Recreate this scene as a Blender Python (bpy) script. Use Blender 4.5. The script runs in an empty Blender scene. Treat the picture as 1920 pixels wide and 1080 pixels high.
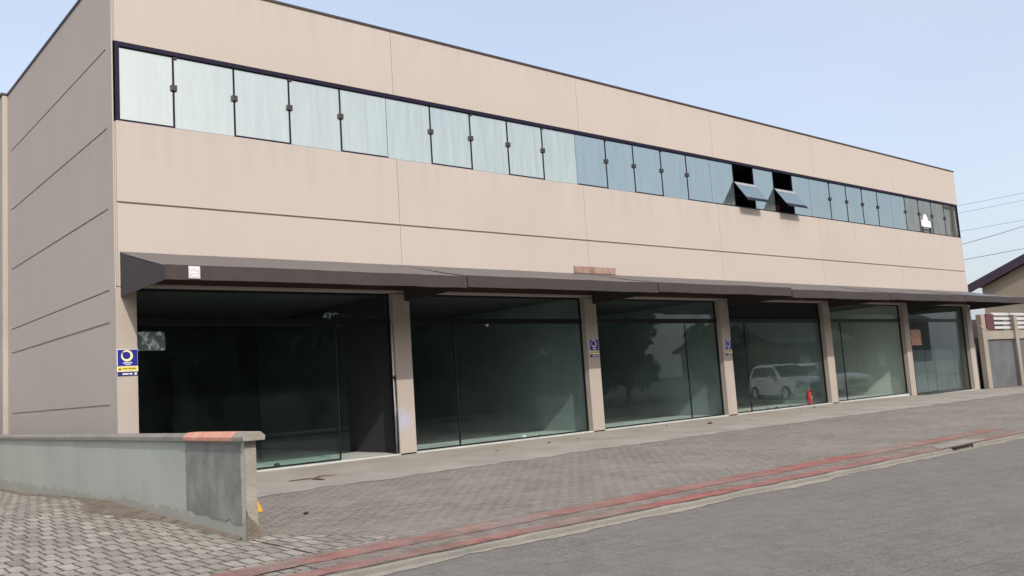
import bpy, bmesh, math, random
from mathutils import Vector, Matrix, noise
random.seed(7)
R = math.radians
S = bpy.context.scene
COL = S.collection

# ------------------------------------------------------------------ camera
cam_d = bpy.data.cameras.new('camera')
cam = bpy.data.objects.new('camera', cam_d); COL.objects.link(cam)
M = ((0.7611245, -0.0226968, 0.6482086), (-0.6453550, -0.1264332, 0.7533469), (-0.0648565, 0.9917154, 0.1108789))
CP = Vector((-4.634314, -15.301311, 1.244966))
cam.matrix_world = Matrix(((M[0][0], M[0][1], -M[0][2], CP.x), (M[1][0], M[1][1], -M[1][2], CP.y),
                           (M[2][0], M[2][1], -M[2][2], CP.z), (0, 0, 0, 1)))
cam_d.sensor_width = 36; cam_d.lens = 1656.451 / 1920 * 36; cam_d.shift_x = 16 / 1920
cam_d.clip_end = 3000; cam_d.clip_start = 0.05
S.camera = cam

# ------------------------------------------------------------------ sky, sun, exposure
SUN = Vector((-0.29, -1.0, 0.776)).normalized()          # towards the sun
el = math.asin(SUN.z); rot = math.atan2(SUN.x, SUN.y)
W = bpy.data.worlds.new("World"); S.world = W; W.use_nodes = True
nt = W.node_tree
sky = nt.nodes.new('ShaderNodeTexSky'); sky.sky_type = 'NISHITA'; sky.sun_disc = False
sky.sun_elevation = el; sky.sun_rotation = rot
sky.air_density = 1.0; sky.dust_density = 4.0; sky.ozone_density = 1.5; sky.altitude = 0
# thin high veil of cloud over the clear-sky model
tcw = nt.nodes.new('ShaderNodeTexCoord'); nw = nt.nodes.new('ShaderNodeTexNoise'); nw.inputs['Scale'].default_value = 2.2; nw.inputs['Detail'].default_value = 5
mpw = nt.nodes.new('ShaderNodeMapping'); mpw.inputs['Scale'].default_value = (1, 1, 2.5); nt.links.new(tcw.outputs['Generated'], mpw.inputs[0]); nt.links.new(mpw.outputs[0], nw.inputs['Vector'])
rw = nt.nodes.new('ShaderNodeValToRGB'); rw.color_ramp.elements[0].position = .3; rw.color_ramp.elements[1].position = .7
rw.color_ramp.elements[0].color = (3.38, 3.60, 4.08, 1); rw.color_ramp.elements[1].color = (3.80, 3.98, 4.32, 1); nt.links.new(nw.outputs['Fac'], rw.inputs[0])
ad = nt.nodes.new('ShaderNodeMix'); ad.data_type = 'RGBA'; ad.blend_type = 'ADD'; ad.inputs[0].default_value = 1
nt.links.new(sky.outputs[0], ad.inputs[6]); nt.links.new(rw.outputs[0], ad.inputs[7])
bg = nt.nodes['Background']; nt.links.new(ad.outputs[2], bg.inputs[0]); bg.inputs[1].default_value = 0.12
sun_d = bpy.data.lights.new('sun', 'SUN'); sun = bpy.data.objects.new('sun', sun_d); COL.objects.link(sun)
sun_d.energy = 3.0; sun_d.angle = R(0.6); sun_d.color = (1.0, 0.94, 0.86)
sun.rotation_euler = (-SUN).to_track_quat('-Z', 'Y').to_euler(); sun.location = (0, -30, 40)
S.view_settings.view_transform = 'Standard'; S.view_settings.look = 'None'
S.view_settings.exposure = 0.0; S.view_settings.gamma = 1.0
S.cycles.max_bounces = 10; S.cycles.transparent_max_bounces = 24; S.cycles.glossy_bounces = 5
S.cycles.use_denoising = True

# ------------------------------------------------------------------ materials
def newmat(name):
    m = bpy.data.materials.new(name); m.use_nodes = True
    n = m.node_tree; p = n.nodes['Principled BSDF']
    return m, n, p
def coords(n, scale=(1, 1, 1)):
    tc = n.nodes.new('ShaderNodeTexCoord'); mp = n.nodes.new('ShaderNodeMapping')
    mp.inputs['Scale'].default_value = scale
    n.links.new(tc.outputs['Object'], mp.inputs['Vector']); return mp.outputs['Vector']
def nz(n, scale, detail=5, rough=.55, sc=(1, 1, 1)):
    t = n.nodes.new('ShaderNodeTexNoise'); t.inputs['Scale'].default_value = scale
    t.inputs['Detail'].default_value = detail; t.inputs['Roughness'].default_value = rough
    n.links.new(coords(n, sc), t.inputs['Vector']); return t.outputs['Fac']
def ramp(n, fac, lo, hi, c0=(0, 0, 0, 1), c1=(1, 1, 1, 1)):
    r = n.nodes.new('ShaderNodeValToRGB'); r.color_ramp.elements[0].position = lo; r.color_ramp.elements[1].position = hi
    r.color_ramp.elements[0].color = c0; r.color_ramp.elements[1].color = c1
    n.links.new(fac, r.inputs[0]); return r.outputs[0]
def mixc(n, fac, a, b, mode='MIX'):
    x = n.nodes.new('ShaderNodeMix'); x.data_type = 'RGBA'; x.blend_type = mode
    for sk, v in ((x.inputs[0], fac), (x.inputs[6], a), (x.inputs[7], b)):
        if hasattr(v, 'is_linked'): n.links.new(v, sk)
        elif isinstance(v, (int, float)): sk.default_value = v
        else: sk.default_value = (*v, 1) if len(v) == 3 else v
    return x.outputs[2]
def bump(n, p, h, strength=.3, dist=.01):
    b = n.nodes.new('ShaderNodeBump'); b.inputs['Strength'].default_value = strength; b.inputs['Distance'].default_value = dist
    n.links.new(h, b.inputs['Height']); n.links.new(b.outputs[0], p.inputs['Normal'])
def paint(name, c, c2=None, big=.6, fine=90, rough=.8, bstr=.25, bd=.004, streak=0.0):
    """painted / plain surface: large soft variation, fine grain, optional run-off streaks"""
    m, n, p = newmat(name)
    c2 = c2 or tuple(v * .86 for v in c)
    col = mixc(n, ramp(n, nz(n, big), .35, .7), c, c2)
    if streak:
        s = ramp(n, nz(n, 1.0, 4, .6, (5, 5, .25)), .5, .75)
        k = n.nodes.new('ShaderNodeMath'); k.operation = 'MULTIPLY'; k.inputs[1].default_value = streak
        n.links.new(s, k.inputs[0])
        col = mixc(n, k.outputs[0], col, tuple(v * .7 for v in c))
    g = nz(n, fine, 3)
    col = mixc(n, .12, col, ramp(n, g, .3, .7), 'OVERLAY')
    n.links.new(col, p.inputs['Base Color']); p.inputs['Roughness'].default_value = rough
    p.inputs['Specular IOR Level'].default_value = .25
    bump(n, p, g, bstr, bd)
    return m
def plain(name, c, rough=.5, metal=0.0, spec=.5):
    m, n, p = newmat(name)
    col = mixc(n, ramp(n, nz(n, 6), .35, .7), c, tuple(v * .85 for v in c))
    n.links.new(col, p.inputs['Base Color']); p.inputs['Roughness'].default_value = rough; p.inputs['Metallic'].default_value = metal
    p.inputs['Specular IOR Level'].default_value = spec
    return m
def pavers(name, bw, bh, rot, c1, c2, mortar, dirt, msize=.012, bstr=.8, dirt_lo=.5, dirt_hi=.72, blot=.25):
    m, n, p = newmat(name)
    tc = n.nodes.new('ShaderNodeTexCoord'); mp = n.nodes.new('ShaderNodeMapping'); mp.inputs['Rotation'].default_value = (0, 0, R(rot))
    n.links.new(tc.outputs['Object'], mp.inputs['Vector'])
    wob = n.nodes.new('ShaderNodeTexNoise'); wob.inputs['Scale'].default_value = 3.0; n.links.new(mp.outputs[0], wob.inputs['Vector'])
    vm = n.nodes.new('ShaderNodeVectorMath'); vm.operation = 'MULTIPLY_ADD'
    vm.inputs[1].default_value = (.06, .06, 0); n.links.new(wob.outputs['Color'], vm.inputs[0]); n.links.new(mp.outputs[0], vm.inputs[2])
    b = n.nodes.new('ShaderNodeTexBrick'); n.links.new(vm.outputs[0], b.inputs['Vector'])
    b.inputs['Scale'].default_value = 1; b.inputs['Brick Width'].default_value = bw; b.inputs['Row Height'].default_value = bh
    b.inputs['Mortar Size'].default_value = msize; b.inputs['Mortar Smooth'].default_value = .6; b.inputs['Bias'].default_value = 0
    for k, c in (('Color1', c1), ('Color2', c2), ('Mortar', mortar)): b.inputs[k].default_value = (*c, 1)
    g = nz(n, 45, 4)
    col = mixc(n, .35, b.outputs['Color'], ramp(n, g, .25, .75), 'OVERLAY')
    col = mixc(n, ramp(n, nz(n, .55, 6, .6), dirt_lo, dirt_hi), col, dirt)
    col = mixc(n, blot, col, ramp(n, nz(n, 4, 5, .65), .3, .7), 'OVERLAY')
    n.links.new(col, p.inputs['Base Color']); p.inputs['Roughness'].default_value = .85; p.inputs['Specular IOR Level'].default_value = .2
    inv = n.nodes.new('ShaderNodeMath'); inv.operation = 'MULTIPLY_ADD'; inv.inputs[1].default_value = -1.0
    n.links.new(b.outputs['Fac'], inv.inputs[0])
    gs = n.nodes.new('ShaderNodeMath'); gs.operation = 'MULTIPLY'; gs.inputs[1].default_value = .5; n.links.new(g, gs.inputs[0])
    n.links.new(gs.outputs[0], inv.inputs[2])
    bump(n, p, inv.outputs[0], bstr, .012)
    return m
def glass(name, tint, gloss, mirror=None, ior=1.5, dust=.05, dustc=(.6, .6, .56), rough=.0, streak=(3, 3, .5)):
    """a pane: see-through tint + reflection (Fresnel, or a fixed share for mirror film) + a film of dust"""
    m, n, p = newmat(name); n.nodes.remove(p)
    out = n.nodes['Material Output']
    tr = n.nodes.new('ShaderNodeBsdfTransparent'); tr.inputs[0].default_value = (*tint, 1)
    gl = n.nodes.new('ShaderNodeBsdfGlossy'); gl.inputs['Color'].default_value = (*gloss, 1); gl.inputs['Roughness'].default_value = rough
    mx = n.nodes.new('ShaderNodeMixShader')
    if mirror is None:
        fr = n.nodes.new('ShaderNodeFresnel'); fr.inputs[0].default_value = ior
        ge = n.nodes.new('ShaderNodeNewGeometry'); fk = n.nodes.new('ShaderNodeMath'); fk.operation = 'MULTIPLY_ADD'; fk.inputs[1].default_value = -1.35; fk.inputs[2].default_value = 1.35
        n.links.new(ge.outputs['Backfacing'], fk.inputs[0]); fm = n.nodes.new('ShaderNodeMath'); fm.operation = 'MULTIPLY'; fm.use_clamp = True
        n.links.new(fr.outputs[0], fm.inputs[0]); n.links.new(fk.outputs[0], fm.inputs[1]); n.links.new(fm.outputs[0], mx.inputs[0])
    else: mx.inputs[0].default_value = mirror
    n.links.new(tr.outputs[0], mx.inputs[1]); n.links.new(gl.outputs[0], mx.inputs[2])
    df = n.nodes.new('ShaderNodeBsdfDiffuse'); df.inputs[0].default_value = (*dustc, 1)
    m2 = n.nodes.new('ShaderNodeMixShader')
    k = n.nodes.new('ShaderNodeMath'); k.operation = 'MULTIPLY'; k.inputs[1].default_value = dust
    n.links.new(ramp(n, nz(n, 2.2, 5, .6, streak), .25, .8), k.inputs[0])
    n.links.new(k.outputs[0], m2.inputs[0]); n.links.new(mx.outputs[0], m2.inputs[1]); n.links.new(df.outputs[0], m2.inputs[2])
    n.links.new(m2.outputs[0], out.inputs[0])
    return m

M_ = {}
M_['facade'] = paint('beige_textured_paint', (.438, .387, .350), (.415, .367, .331), .35, 130, .85, .6, .005, streak=.10)
def runoff(m):
    """grey-brown rain run-off below the window sill and the parapet cap"""
    n = m.node_tree; p = n.nodes['Principled BSDF']; base = p.inputs['Base Color'].links[0].from_socket
    tc = n.nodes.new('ShaderNodeTexCoord'); sp = n.nodes.new('ShaderNodeSeparateXYZ'); n.links.new(tc.outputs['Object'], sp.inputs[0])
    def mr(sock, a, b, c=0, d=1):
        k = n.nodes.new('ShaderNodeMapRange'); k.inputs[1].default_value = a; k.inputs[2].default_value = b; k.inputs[3].default_value = c; k.inputs[4].default_value = d
        n.links.new(sock, k.inputs[0]); return k.outputs[0]
    def mul(a, b):
        k = n.nodes.new('ShaderNodeMath'); k.operation = 'MULTIPLY'
        for i, v in enumerate((a, b)):
            if isinstance(v, float): k.inputs[i].default_value = v
            else: n.links.new(v, k.inputs[i])
        return k.outputs[0]
    st = ramp(n, nz(n, 1.0, 5, .65, (3.5, 3.5, .12)), .45, .8)
    sill = mul(mr(sp.outputs['Z'], 5.2, 6.2), mr(sp.outputs['Z'], 6.25, 6.2)); cap = mul(mr(sp.outputs['Z'], 8.3, 9.0), .8)
    base = mixc(n, mul(mul(sill, st), .26), base, (.25, .21, .18)); base = mixc(n, mul(mul(cap, st), .30), base, (.25, .215, .19))
    n.links.new(base, p.inputs['Base Color'])
runoff(M_['facade'])
M_['trim'] = paint('beige_smooth_paint', (.405, .357, .315), None, .8, 60, .75, .15, .003, streak=.12)
M_['flash'] = plain('dark_brown_metal', (.045, .035, .035), .5, .2)
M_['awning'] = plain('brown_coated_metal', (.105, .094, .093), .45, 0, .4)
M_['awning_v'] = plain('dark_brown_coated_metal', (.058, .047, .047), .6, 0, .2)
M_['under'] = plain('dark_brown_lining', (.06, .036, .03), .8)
M_['frame'] = plain('black_aluminium', (.012, .013, .02), .4, .3)
M_['upframe'] = plain('navy_black_aluminium', (.010, .008, .026), .6, 0, .2)
M_['shopglass'] = glass('dark_shop_glass', (.925, .985, .972), (.82, .93, .95), None, 1.48, .008, (.34, .46, .45), streak=(.7, .7, .5))
M_['mirror_a'] = glass('dusty_mirror_glass', (.28, .34, .36), (.92, .93, .83), .62, dust=.36, dustc=(.56, .66, .62), streak=(5, 5, .35))
M_['mirror_b'] = glass('blue_mirror_glass', (.26, .33, .36), (.66, .76, .76), .60, dust=.2, dustc=(.46, .55, .55), streak=(5, 5, .35))
M_['mirror_c'] = glass('grey_mirror_glass', (.28, .30, .30), (.58, .57, .53), .50, dust=.3, dustc=(.42, .43, .40), streak=(4, 4, .6))
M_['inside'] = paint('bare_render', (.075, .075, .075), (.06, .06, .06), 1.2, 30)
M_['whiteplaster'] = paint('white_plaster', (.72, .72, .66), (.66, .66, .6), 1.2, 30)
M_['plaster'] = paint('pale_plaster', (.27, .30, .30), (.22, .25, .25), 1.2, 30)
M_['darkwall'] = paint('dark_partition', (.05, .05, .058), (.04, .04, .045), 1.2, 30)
M_['insidefloor'] = paint('pale_cement_floor', (.55, .56, .54), (.42, .43, .41), 1.5, 40, .6)
M_['dark'] = plain('black_void', (.01, .01, .012), .9)
M_['concrete'] = paint('grey_concrete', (.26, .245, .215), (.185, .175, .155), 1.5, 60, .9, .5, .006, streak=.3)
M_['green'] = paint('pale_green_wall_paint', (.395, .42, .37), (.345, .37, .325), .8, 70, .85, .35, .004, streak=.2)
def splash(m):
    n = m.node_tree; p = n.nodes['Principled BSDF']; base = p.inputs['Base Color'].links[0].from_socket
    tc = n.nodes.new('ShaderNodeTexCoord'); sp = n.nodes.new('ShaderNodeSeparateXYZ'); n.links.new(tc.outputs['Object'], sp.inputs[0])
    k = n.nodes.new('ShaderNodeMath'); k.operation = 'MULTIPLY_ADD'; k.inputs[1].default_value = -.42; n.links.new(nz(n, 5, 6, .65), k.inputs[0]); n.links.new(sp.outputs['Z'], k.inputs[2])
    n.links.new(mixc(n, ramp(n, k.outputs[0], -.20, .02, (.42, .42, .42, 1), (0, 0, 0, 1)), base, (.24, .205, .165)), p.inputs['Base Color'])
splash(M_['green'])
M_['patch'] = paint('bare_cement_render', (.175, .175, .165), (.275, .272, .255), 2.6, 50, .9, .4, .005, streak=.5)
M_['mortar'] = paint('old_grey_mortar', (.31, .29, .25), (.22, .205, .175), 3, 50, .95, .6, .006)
M_['terracotta'] = paint('faded_terracotta_tile', (.58, .22, .15), (.52, .32, .26), 5, 60, .8, .4, .004)
M_['apron'] = paint('dusty_cement_apron', (.36, .33, .29), (.275, .255, .225), .9, 35, .9, .6, .006)
M_['fore'] = pavers('worn_grey_pavers', .22, .11, 0, (.205, .188, .166), (.255, .234, .206), (.115, .103, .092), (.265, .232, .20), .012, .6, .42, .75, .14)
M_['cobble'] = pavers('grey_block_pavers', .15, .34, 0, (.235, .217, .185), (.335, .31, .265), (.115, .098, .082), (.205, .168, .135), .014, 1.0, .56, .78)
M_['road'] = pavers('grey_street_pavers', .25, .25, 8, (.168, .157, .142), (.188, .176, .159), (.142, .132, .119), (.20, .186, .166), .008, .45, .40, .8, .09)
M_['red'] = pavers('faded_red_tactile_tile', .25, .25, 0, (.27, .095, .082), (.32, .135, .115), (.2, .12, .1), (.24, .19, .165), .008, .5, .36, .64)
M_['sand'] = paint('pale_loose_sand', (.36, .32, .265), (.26, .235, .20), 4, 50, .95, .8, .01)
M_['dirt'] = paint('brown_dirt', (.135, .105, .08), (.23, .19, .155), 5, 40, .95, 1.0, .02)
M_['ground'] = paint('dull_ground', (.16, .15, .13), (.12, .13, .09), .08, 3, .95)
M_['blue'] = plain('royal_blue_print', (.012, .02, .26), .4)
M_['navy'] = plain('navy_print', (.012, .016, .15), .4)
M_['yellow'] = plain('yellow_print', (.75, .62, .09), .4)
M_['paleyellow'] = plain('pale_yellow_print', (.86, .80, .42), .4)
M_['white'] = plain('white_print', (.80, .80, .80), .4)
M_['offwhite'] = plain('grey_white_plastic', (.55, .55, .55), .5)
M_['olive'] = plain('dark_olive_print', (.20, .17, .03), .5)
M_['yellowpaint'] = paint('weathered_yellow_paint', (.72, .42, .05), (.55, .30, .04), 6, 50)
M_['extred'] = plain('red_gloss_paint', (.55, .015, .02), .3)
M_['black'] = plain('black_rubber', (.015, .015, .015), .6)
M_['bark'] = paint('brown_bark', (.10, .07, .05), (.06, .045, .03), 8, 40, .95, 1, .02)
M_['stick'] = plain('dry_brown_leaf', (.10, .065, .04), .8)
M_['redwall'] = paint('dark_red_painted_wall', (.11, .045, .04), None, 1, 40)
M_['cream'] = paint('cream_house_paint', (.34, .285, .22), (.29, .245, .19), .8, 60, .85, .3, .004, .2)
M_['roofdark'] = plain('dark_purple_brown_fascia', (.05, .03, .045), .6)
M_['rooftile'] = paint('clay_roof_tile', (.30, .13, .085), (.22, .10, .07), 3, 20)
M_['post'] = paint('weathered_post_paint', (.33, .29, .245), (.27, .24, .205), .8, 60, .85, .3, .004, .3)
M_['mossy'] = paint('dark_mossy_wall', (.05, .055, .045), None, 1, 30)
M_['greywall'] = paint('stained_grey_plaster', (.20, .20, .20), (.15, .15, .155), 1, 40, .9, .3, .004, .55)
M_['darkgrey'] = paint('dark_streaked_plaster', (.135, .14, .15), (.10, .104, .112), 1.2, 40, .9, .3, .004, .6)
M_['greyroof'] = paint('grey_fibre_cement', (.14, .14, .135), None, 1, 12)
M_['rust'] = paint('rusty_brown_plate', (.20, .11, .085), (.36, .27, .23), 2.5, 30, .8)
M_['maroon'] = plain('dark_maroon_paint', (.10, .03, .035), .6)
M_['carwhite'] = plain('white_car_paint', (.78, .78, .78), .25)
M_['wire'] = plain('grey_cable', (.16, .17, .19), .6)
M_['chairred'] = plain('dark_red_fabric', (.22, .02, .02), .8)
M_['wood'] = plain('pale_wood', (.5, .36, .22), .6)
M_['galv'] = plain('grey_metal_rail', (.30, .31, .33), .5)
M_['poster'] = None
def leafmat(name, c, c2):
    m, n, p = newmat(name)
    oi = n.nodes.new('ShaderNodeNewGeometry')
    col = mixc(n, oi.outputs['Random Per Island'], c, c2)
    n.links.new(col, p.inputs['Base Color']); p.inputs['Roughness'].default_value = .6
    p.inputs['Subsurface Weight'].default_value = 0
    return m
M_['leaf'] = leafmat('dark_green_leaf', (.025, .05, .018), (.06, .10, .035))
M_['leaf2'] = leafmat('mid_green_leaf', (.045, .075, .03), (.09, .13, .05))
def roof_reflection_mat():
    m, n, p = newmat('orange_roof_reflection')
    col = mixc(n, ramp(n, nz(n, 14, 3, .6), .48, .54), (.75, .16, .07), (.80, .55, .45))
    n.links.new(col, p.inputs['Base Color']); return m
M_['roofreflection'] = roof_reflection_mat()
def poster_mat():
    m, n, p = newmat('torn_grey_paper')
    col = mixc(n, ramp(n, nz(n, 9, 5, .65), .52, .60), (.10, .135, .135), (.50, .56, .56))
    n.links.new(col, p.inputs['Base Color']); p.inputs['Roughness'].default_value = .7; return m
M_['poster'] = poster_mat()
def column_stain():
    """second column: pale blue graffiti smear near its foot"""
    m = M_['trim'].copy(); m.name = 'beige_paint_with_blue_smear'
    n = m.node_tree; p = n.nodes['Principled BSDF']
    old = p.inputs['Base Color'].links[0].from_socket
    tc = n.nodes.new('ShaderNodeTexCoord'); vm = n.nodes.new('ShaderNodeVectorMath'); vm.operation = 'DISTANCE'
    mp = n.nodes.new('ShaderNodeMapping'); mp.inputs['Scale'].default_value = (1, 1, .8)
    n.links.new(tc.outputs['Object'], mp.inputs[0]); n.links.new(mp.outputs[0], vm.inputs[0]); vm.inputs[1].default_value = (5.62, -.02, .56)
    ad = n.nodes.new('ShaderNodeMath'); ad.operation = 'ADD'; n.links.new(vm.outputs['Value'], ad.inputs[0])
    ns = n.nodes.new('ShaderNodeMath'); ns.operation = 'MULTIPLY'; ns.inputs[1].default_value = .35; n.links.new(nz(n, 9), ns.inputs[0]); n.links.new(ns.outputs[0], ad.inputs[1])
    f = ramp(n, ad.outputs[0], .2, .42, (.75, .75, .75, 1), (0, 0, 0, 1))
    n.links.new(mixc(n, f, old, (.36, .40, .58)), p.inputs['Base Color']); return m
M_['col_smear'] = column_stain()

# ------------------------------------------------------------------ mesh helpers
ORG = {}
class MB:
    def __init__(s): s.v = []; s.f = []
    def poly(s, pts, faces):
        b = len(s.v); s.v += [tuple(p) for p in pts]; s.f += [tuple(b + i for i in f) for f in faces]; return s
    def box(s, x0, x1, y0, y1, z0, z1):
        return s.poly([(x, y, z) for z in (z0, z1) for y in (y0, y1) for x in (x0, x1)],
                      [(0, 2, 3, 1), (4, 5, 7, 6), (0, 1, 5, 4), (2, 6, 7, 3), (0, 4, 6, 2), (1, 3, 7, 5)])
    def prism(s, pts, d):
        """closed outline (3-D points) pushed along d"""
        n = len(pts); d = Vector(d); a = [Vector(p) for p in pts]
        return s.poly(a + [p + d for p in a], [tuple(range(n))[::-1], tuple(range(n, 2 * n))] +
                      [(i, (i + 1) % n, (i + 1) % n + n, i + n) for i in range(n)])
    def tube(s, pts, r, seg=8):
        pts = [Vector(p) for p in pts]; rr = r if isinstance(r, (list, tuple)) else [r] * len(pts)
        b = len(s.v)
        for i, p in enumerate(pts):
            t = (pts[min(i + 1, len(pts) - 1)] - pts[max(i - 1, 0)]).normalized()
            u = t.cross(Vector((0, 0, 1)))
            if u.length < .01: u = t.cross(Vector((1, 0, 0)))
            u.normalize(); w = t.cross(u)
            for k in range(seg):
                a = 2 * math.pi * k / seg; s.v.append(tuple(p + (u * math.cos(a) + w * math.sin(a)) * rr[i]))
        for i in range(len(pts) - 1):
            for k in range(seg):
                k2 = (k + 1) % seg; s.f.append((b + i * seg + k, b + i * seg + k2, b + (i + 1) * seg + k2, b + (i + 1) * seg + k))
        s.f.append(tuple(b + k for k in range(seg))); e = b + (len(pts) - 1) * seg; s.f.append(tuple(e + k for k in range(seg))[::-1])
        return s
    def lathe(s, prof, cx, cy, cz, seg=20):
        return s.tube([(cx, cy, cz + z) for _, z in prof], [max(r, .0005) for r, _ in prof], seg)
    def build(s, name, mat, parent=None, local=False, bevel=0, smooth=False):
        o_ = (0, 0, 0) if local or parent is None else ORG.get(parent, (0, 0, 0))
        me = bpy.data.meshes.new(name); me.from_pydata([(x - o_[0], y - o_[1], z - o_[2]) for x, y, z in s.v], [], s.f)
        bm = bmesh.new(); bm.from_mesh(me); bmesh.ops.recalc_face_normals(bm, faces=bm.faces)
        if bevel:
            bmesh.ops.bevel(bm, geom=[e for e in bm.edges if e.is_manifold and e.calc_face_angle(0) > .5], offset=bevel, segments=2, affect='EDGES', profile=.6)
        bm.to_mesh(me); bm.free()
        if smooth:
            for p in me.polygons: p.use_smooth = True
        me.materials.append(mat if not isinstance(mat, str) else M_[mat])
        o = bpy.data.objects.new(name, me); COL.objects.link(o)
        if parent: o.parent = parent; ORG[o] = o_
        return o
def tag(o, label=None, cat=None, group=None, kind=None):
    if label: o['label'] = label
    if cat: o['category'] = cat
    if group: o['group'] = group
    if kind: o['kind'] = kind
    return o
def thing(name, label, cat, loc=(0, 0, 0), rz=0, group=None):
    o = bpy.data.objects.new(name, None); COL.objects.link(o); o.location = loc; o.rotation_euler = (0, 0, rz)
    o.empty_display_size = .3; ORG[o] = loc
    return tag(o, label, cat, group)

# ------------------------------------------------------------------ ground surfaces
def lerp_tab(tab, y):
    if y <= tab[0][0]: return tab[0][1]
    for (a, za), (b, zb) in zip(tab, tab[1:]):
        if y <= b: return za + (zb - za) * (y - a) / (b - a)
    return tab[-1][1]
def kerb_y(x):
    if x < 0: return -8.64 + .01 * x
    return -8.64 - .03 * x
ZB = [(24, 0.0), (28, -.05), (29, -.10), (34, -.14), (40, -.22)]
ZF = [(-9.5, -.205), (-8.6, -.20), (-6.2, -.185), (-3.0, -.085), (0, 0.0)]
def fore_z(x, y): return max(lerp_tab(ZB, x), -.24) * max(0, 1 + y / 12) + lerp_tab(ZF, y) * (1 if x < 24 else max(.15, 1 - (x - 24) / 14))
DZ = [(-9.5, -.205), (-8.6, -.20), (-6.2, -.19), (-3.6, -.12), (-1.4, -.055), (.5, -.09), (3.8, -.20), (6, -.2), (30, -.2)]
def drive_z(x, y): return lerp_tab(DZ, y)
def sheet(name, mat, xs, edge0, edge1, ny, zf, dz=0.0, jag=0.0, jag1=None):
    """strip between the curves y=edge0(x) and y=edge1(x)"""
    m = MB(); jag1 = jag if jag1 is None else jag1
    pts = []
    for x in xs:
        y0, y1 = edge0(x), edge1(x)
        if jag: y0 += jag * (noise.noise((x * 1.7, 3.1, 0)) + .5 * noise.noise((x * 6, 1.7, 5)))
        if jag1: y1 += jag1 * (noise.noise((x * 1.3, 8.1, 2)) + .5 * noise.noise((x * 5, 4.7, 9)))
        for j in range(ny + 1):
            y = y0 + (y1 - y0) * j / ny; pts.append((x, y, zf(x, y) + dz))
    n = ny + 1
    m.poly(pts, [(i * n + j, (i + 1) * n + j, (i + 1) * n + j + 1, i * n + j + 1) for i in range(len(xs) - 1) for j in range(ny)])
    return m.build(name, mat)
def rng(a, b, st):
    k = int(round((b - a) / st)); return [a + (b - a) * i / k for i in range(k + 1)]
tag(MB().poly([(-900, -900, -.34), (900, -900, -.34), (900, 900, -.34), (-900, 900, -.34)], [(0, 1, 2, 3)]).build('ground', 'ground'), kind='structure')
road_z = lambda x, y: -.252 - (.0 if y > -17 else .0)
tag(sheet('road', 'road', rng(-60, 90, 1), lambda x: -18.2, lambda x: kerb_y(x) - .0, 8, road_z), kind='structure')
tag(sheet('forecourt_paving', 'fore', rng(-.55, 62, .5), lambda x: kerb_y(x) + .12, lambda x: .0, 24, fore_z), kind='structure')
tag(sheet('driveway', 'cobble', rng(-26, -.55, .35), lambda x: kerb_y(x) + .12, lambda x: 14.0, 60, drive_z), kind='structure')
# the block paving of the driveway runs a little way past the wall end
tag(sheet('driveway_edge', 'cobble', rng(-.55, .55, .1), lambda x: kerb_y(x) + .12, lambda x: -6.0 - max(0, x + .3) * 2.2, 8, fore_z, .004, .0, .12), kind='structure')
tag(sheet('cement_apron', 'apron', rng(-.45, 34.2, .15), lambda x: -3.15 - (x > 12) * .035 * (x - 12), lambda x: -.02, 8, fore_z, .005, .22, 0), kind='structure')
# kerb
k = MB()
xs = rng(-60, 90, .25); pts = []
for x in xs:
    y = kerb_y(x); w = .022 * noise.noise((x * 2, 0, 7)) + .012 * noise.noise((x * 7, 3, 7))
    pts += [(x, y + .12, -.199), (x, y + .015 + w, -.199 + w * .6), (x, y + w, -.215 + w * .6), (x, y - .005 + w, -.27)]
k.poly(pts, [(i * 4 + j, (i + 1) * 4 + j, (i + 1) * 4 + j + 1, i * 4 + j + 1) for i in range(len(xs) - 1) for j in range(3)])
tag(k.build('kerb', 'concrete'), kind='structure')
# red tactile bands
M_['pinkpave'] = pavers('pink_dusted_pavers', .25, .125, 0, (.215, .175, .152), (.245, .20, .175), (.14, .115, .10), (.20, .18, .158), .009, .5, .42, .72)
tag(sheet('tactile_strip', 'pinkpave', rng(-.9, 14, .12), lambda x: kerb_y(x) + .03, lambda x: -7.60 - .02 * x, 3, lambda x, y: fore_z(x, y) if x > -.55 else drive_z(x, y), .006, .0, .06), kind='structure')
tag(sheet('red_band', 'red', rng(-1.6, 14, .12), lambda x: -8.08 - .02 * x, lambda x: -7.72 - .02 * x, 2, lambda x, y: fore_z(x, y) if x > -.55 else drive_z(x, y), .011, .05), kind='structure')
tag(sheet('red_band', 'red', rng(-2.2, 14, .12), lambda x: kerb_y(x) + .05, lambda x: -8.36 - .028 * x, 2, lambda x, y: fore_z(x, y) if x > -.55 else drive_z(x, y), .011, .045), kind='structure')
# sand drift on the road along the kerb, dirt along the wall
tag(sheet('sand_drift', 'sand', rng(-1.5, 13, .06), lambda x: kerb_y(x) - .14 + .16 * noise.noise((x * .8, 0, 3)), lambda x: kerb_y(x) - .012, 2, road_z, .005, .10, .0), kind='stuff',
    label='pale sand drifted along the kerb on the road edge', cat='sand')
dm = MB(); ys = rng(-6.1, 12, .07); pts = []
for y in ys:
    w = .05 + .05 * abs(noise.noise((0, y * 2, 1))) + (.42 * math.exp(-((y + 2.3) / 1.3) ** 2)) * (1 + .6 * noise.noise((0, y * 3, 4))) + .12 * noise.noise((3, y * 6, 0)) * math.exp(-((y + 2.3) / 2.5) ** 2)
    w = max(.03, w)
    pts += [(-.60, y, drive_z(0, y) + .03), (-.60 - w * .4, y, drive_z(0, y) + .014), (-.60 - w, y, drive_z(0, y) + .003)]
dm.poly(pts, [(i * 3 + j, (i + 1) * 3 + j, (i + 1) * 3 + j + 1, i * 3 + j + 1) for i in range(len(ys) - 1) for j in range(2)])
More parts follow.
